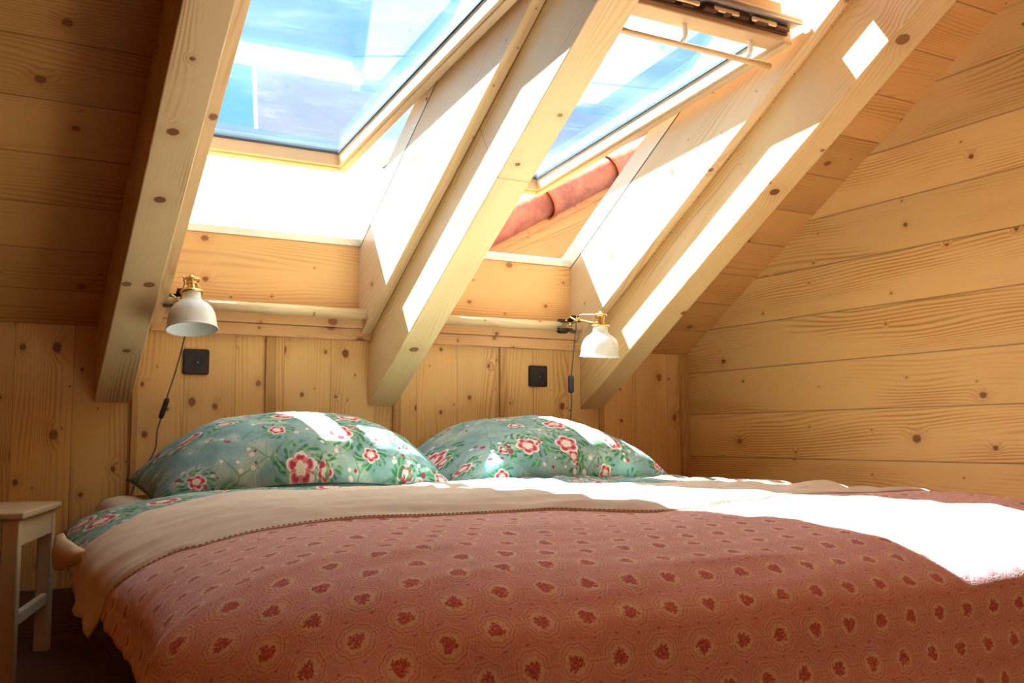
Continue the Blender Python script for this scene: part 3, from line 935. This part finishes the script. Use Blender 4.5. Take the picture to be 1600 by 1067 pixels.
# ------------------------------------------------------------------ clamp lamps
def lamp(pos, tilt, clampx, arm, cordpts, swi, label, rz=0.0):
    """pos: centre of the shade opening's collar (top of the shade)"""
    root = empty('clamp_lamp', pos); tag(root, label, 'lamp', 'white clamp lamps')
    Mx = Matrix.Translation(pos) @ Matrix.Rotation(rz, 4, 'Z') @ Matrix.Rotation(tilt, 4, 'X')
    H = .116
    prof = [(.076, -H), (.0745, -H+.004), (.0735, -H+.012), (.072, -H+.032), (.0685, -H+.050), (.062, -H+.065), (.052, -H+.077), (.041, -H+.085), (.033, -H+.091), (.0285, -H+.097), (.0275, -H+.105), (.0275, 0)]
    bm = NB(); lathe(bm, prof, Mx, 56)
    lathe(bm, [(.076, -H), (.0775, -H+.001), (.0765, -H+.004), (.0745, -H+.004)], Mx, 56)
    o = part(root, 'lamp_shade', bm, M['white_enamel'], smooth=True)
    bm = NB(); lathe(bm, [(max(r-.0018, .001), z) for r, z in prof], Mx, 56)
    part(root, 'shade_inside', bm, M['white_inner'], smooth=True)
    bm = NB()
    lathe(bm, [(.0, .0), (.033, .0), (.0345, .003), (.033, .007), (.0, .007)], Mx, 36)
    part(root, 'collar', bm, M['brass'])
    bm = NB()
    lathe(bm, [(.011, .007), (.011, .030), (.016, .030), (.016, .046), (.010, .050), (.006, .058), (.0, .060)], Mx, 24)
    part(root, 'lamp_holder', bm, M['brass'], smooth=False)
    bm = NB()
    for k in range(3):
        t = k*2*PI/3 + .5
        P = [Mx @ Vector((r*cos(t), r*sin(t), z)) for r, z in ((.028, .006), (.026, .020), (.0215, .036), (.0215, .048))]
        tube(bm, spline(P, 4), .0022, 6)
    lathe(bm, [(.0225, .040), (.0245, .041), (.0245, .047), (.0225, .048), (.0215, .044), (.0225, .040)], Mx, 28)
    part(root, 'cage', bm, M['brass'], smooth=True)
    # arm of two rods and swivel joints
    bm = NB()
    for a, b in zip(arm, arm[1:]): tube(bm, [a, b], .0042, 10)
    for p in arm: lathe(bm, [(0, -.010), (.008, -.010), (.0095, -.006), (.0095, .006), (.008, .010), (0, .010)], Matrix.Translation(p) @ Matrix.Rotation(PI/2, 4, 'Y'), 16)
    tube(bm, [Vector(arm[0]) + Vector((-.012, 0, .004)), Vector(arm[0]) + Vector((-.030, -.012, .014))], .0035, 8)
    tube(bm, [Vector(arm[1]) + Vector((-.010, 0, .0)), Vector(arm[1]) + Vector((-.032, .005, .012))], .0035, 8)
    part(root, 'arm', bm, M['brass'], smooth=False)
    # clamp: two black jaws round the rail and a spring
    cl = NB()
    for sg in (1, -1):
        ys = [(3.522, sg*.008), (3.500, sg*.0225), (3.480, sg*.0245), (3.455, sg*.017), (3.435, sg*.012), (3.405, sg*.026), (3.400, sg*.032)]
        for (y0, h0), (y1, h1) in zip(ys, ys[1:]):
            hexa(cl, [(clampx-.013, y0, 1.098+h0), (clampx+.013, y0, 1.098+h0), (clampx+.013, y0, 1.098+h0+sg*.006), (clampx-.013, y0, 1.098+h0+sg*.006),
                      (clampx-.013, y1, 1.098+h1), (clampx+.013, y1, 1.098+h1), (clampx+.013, y1, 1.098+h1+sg*.006), (clampx-.013, y1, 1.098+h1+sg*.006)])
        # finger grips sticking out sideways
        hexa(cl, [(clampx-.050, 3.430, 1.098+sg*.014), (clampx+.012, 3.430, 1.098+sg*.012), (clampx+.012, 3.448, 1.098+sg*.012), (clampx-.050, 3.448, 1.098+sg*.014),
                  (clampx-.048, 3.430, 1.098+sg*.024), (clampx+.012, 3.430, 1.098+sg*.020), (clampx+.012, 3.448, 1.098+sg*.020), (clampx-.048, 3.448, 1.098+sg*.024)])
    part(root, 'clamp', cl, M['black'])
    bm = NB(); tube(bm, spline(cordpts, 14), .0026, 8); part(root, 'cord', bm, M['cord'], smooth=True)
    bm = NB(); c0, c1 = Vector(swi[0]), Vector(swi[1]); ax = (c1-c0)
    L_ = ax.length; q = ax.to_track_quat('Z', 'Y').to_matrix().to_4x4(); T_ = Matrix.Translation(c0) @ q
    rings = []
    for z, sc in ((0, .55), (.004, .85), (.010, 1), (L_-.010, 1), (L_-.004, .85), (L_, .55)):
        rings.append([bm.verts.new(T_ @ Vector((px*sc, py*sc, z))) for px, py in rrect(-.0125, -.008, .0125, .008, .005, 4)])
    n = len(rings[0])
    for a, b in zip(rings, rings[1:]):
        for k in range(n): bm.faces.new((a[k], a[(k+1) % n], b[(k+1) % n], b[k]))
    bm.faces.new(rings[0][::-1]); bm.faces.new(rings[-1])
    part(root, 'cord_switch', bm, M['black'], smooth=False)
    return root
def at(ax, az, y): return (ax*y, y, CZ - az*y)
lamp((.604, 3.08, 1.075), math.radians(-11), .632,
     [(.632, 3.415, 1.100), (.650, 3.30, 1.150), (.622, 3.125, 1.105)],
     [(.604, 3.12, 1.13), (.640, 3.30, 1.05), at(.1905, -.100, 3.44), at(.184, -.07, 3.50), at(.177, -.045, 3.52), at(.174, -.031, 3.52), at(.168, -.010, 3.52), at(.166, .010, 3.52), at(.156, .030, 3.51), at(.148, .045, 3.50), (.50, 3.49, .40)],
     (at(.1763, -.040, 3.518), at(.1700, -.020, 3.518)),
     'white bell-shaped clamp lamp with brass fitting, tilted, at the left rafter')
lamp((2.112, 3.07, 1.050), math.radians(3), 2.205,
     [(2.200, 3.415, 1.100), (2.165, 3.31, 1.105), (2.128, 3.11, 1.066)],
     [(2.118, 3.10, 1.10), (2.165, 3.30, 1.120), (2.215, 3.40, 1.075), at(.6475, -.100, 3.45), at(.6435, -.066, 3.48), at(.6445, -.045, 3.49), at(.6425, -.02, 3.50), at(.642, .0, 3.50), at(.642, .03, 3.50)],
     (at(.6438, -.075, 3.478), at(.6437, -.054, 3.482)),
     'white bell-shaped clamp lamp with brass fitting, upright, above the right pillow')

# ------------------------------------------------------------------ stool
def stool():
    c = Vector((.158, 2.87, 0)); u = Vector((.262, .965, 0)).normalized(); v = Vector((-u.y, u.x, 0))   # v points left
    DEP, WID, HT = .50, .40, .442
    root = empty('stool', c + u*DEP/2 + v*WID/2); tag(root, 'cream painted wooden stool at the left edge, beside the bed', 'stool')
    def bx(bm, u0, u1, v0, v1, z0, z1):
        P = lambda a, b, z: c + u*a + v*b + Vector((0, 0, z))
        hexa(bm, [P(u0, v0, z0), P(u1, v0, z0), P(u1, v1, z0), P(u0, v1, z0), P(u0, v0, z1), P(u1, v0, z1), P(u1, v1, z1), P(u0, v1, z1)])
    bm = NB(); bx(bm, 0, DEP, 0, WID, HT-.020, HT); part(root, 'seat', bm, M['stool'], bevel=.007, seg=3)
    l = .042; i0 = .014
    for a in (i0, DEP-i0-l):
        for b in (i0, WID-i0-l): bm = NB(); bx(bm, a, a+l, b, b+l, 0, HT-.020); part(root, 'leg', bm, M['stool'], bevel=.004)
    for b in (i0+.004, WID-i0-.022):
        bm = NB(); bx(bm, i0+l, DEP-i0-l, b, b+.018, HT-.092, HT-.020); part(root, 'apron', bm, M['stool'], bevel=.002)
        bm = NB(); bx(bm, i0+l, DEP-i0-l, b+.004, b+.022, .140, .172); part(root, 'stretcher', bm, M['stool'], bevel=.003)
    for a in (i0+.004, DEP-i0-.022):
        bm = NB(); bx(bm, a, a+.018, i0+l, WID-i0-l, HT-.092, HT-.020); part(root, 'apron', bm, M['stool'], bevel=.002)
stool()

# ------------------------------------------------------------------ light
sd = Vector((1, -1.37, -2.15)).normalized()
sl = bpy.data.lights.new('sun', 'SUN'); sl.energy = 72; sl.angle = math.radians(.6); sl.color = (1, .97, .90)
so = bpy.data.objects.new('sun', sl); COL.objects.link(so); so.rotation_euler = sd.to_track_quat('-Z', 'Y').to_euler()
so.location = (-3, 6, 8)

pl = bpy.data.lights.new('fill_light', 'POINT'); pl.energy = 15; pl.shadow_soft_size = .3; pl.color = (1, .66, .40)  # soft warm fill added behind the camera to lift the bedspread's front
po = bpy.data.objects.new('fill_light', pl); COL.objects.link(po); po.location = (1.35, -.9, 1.35)
w = bpy.data.worlds.new('sky'); scn.world = w; w.use_nodes = True
nt = w.node_tree; g = G(nt); bg = nt.nodes['Background']
tc = V(g, g.node('ShaderNodeTexCoord').outputs['Generated'])
x, y, z = g.sep(tc)
haze = g.mix(g.ss(z, .262, .30)*g.ss(x, .80, .62), (1.0, 1.05, 1.02, 1), (.17, .35, .60, 1))
cl = g.noise(g.vec(x*2.2, y*2.2, z*11.0), 1, 5, .6)
haze = g.mix(g.ss(cl, .52, .66)*.6, haze, (.7, .8, .9, 1))
haze = g.mix(g.ss(z, .48, .62), haze, (1.0, 1.0, .98, 1))
gn = g.noise(g.vec(x*9, y*9, z*40), 1, 5, .65)
ground = g.mix(g.ss(gn, .45, .62), (.08, .17, .30, 1), (.32, .42, .50, 1))
ground = g.mix(g.ss(z, -.12, -.02), (.10, .16, .22, 1), ground)
ground = g.mix(g.ss(z + gn*.05, -.035, .02), ground, (.95, 1.0, 1.0, 1))
col = g.mix(g.ss(z, -.005, .005), ground, haze)
g.put(bg.inputs['Color'], col); bg.inputs['Strength'].default_value = 3.3

# ------------------------------------------------------------------ camera
cam = bpy.data.cameras.new('camera'); co = bpy.data.objects.new('camera', cam); COL.objects.link(co)
cam.sensor_width = 36; cam.lens = 36*1532.9/1600; cam.clip_start = .02
yaw, pit, roll = .51206, .098061, -.003509
F = Vector((sin(yaw)*cos(pit), cos(yaw)*cos(pit), sin(pit))); R0 = Vector((cos(yaw), -sin(yaw), 0)); U0_ = R0.cross(F)
Rr = R0*cos(roll) + U0_*sin(roll); Uu = -R0*sin(roll) + U0_*cos(roll)
mm = Matrix((Rr, Uu, -F)).transposed().to_4x4(); mm.translation = (0, 0, CZ)
co.matrix_world = mm
scn.camera = co

scn.view_settings.view_transform = 'Standard'; scn.view_settings.look = 'None'
scn.view_settings.gamma = 1; scn.view_settings.exposure = 0.34; scn.view_settings.use_curve_mapping = False
cy = scn.cycles
cy.max_bounces = 10; cy.diffuse_bounces = 7; cy.glossy_bounces = 4; cy.transparent_max_bounces = 12; cy.sample_clamp_indirect = 12
cy.use_denoising = True
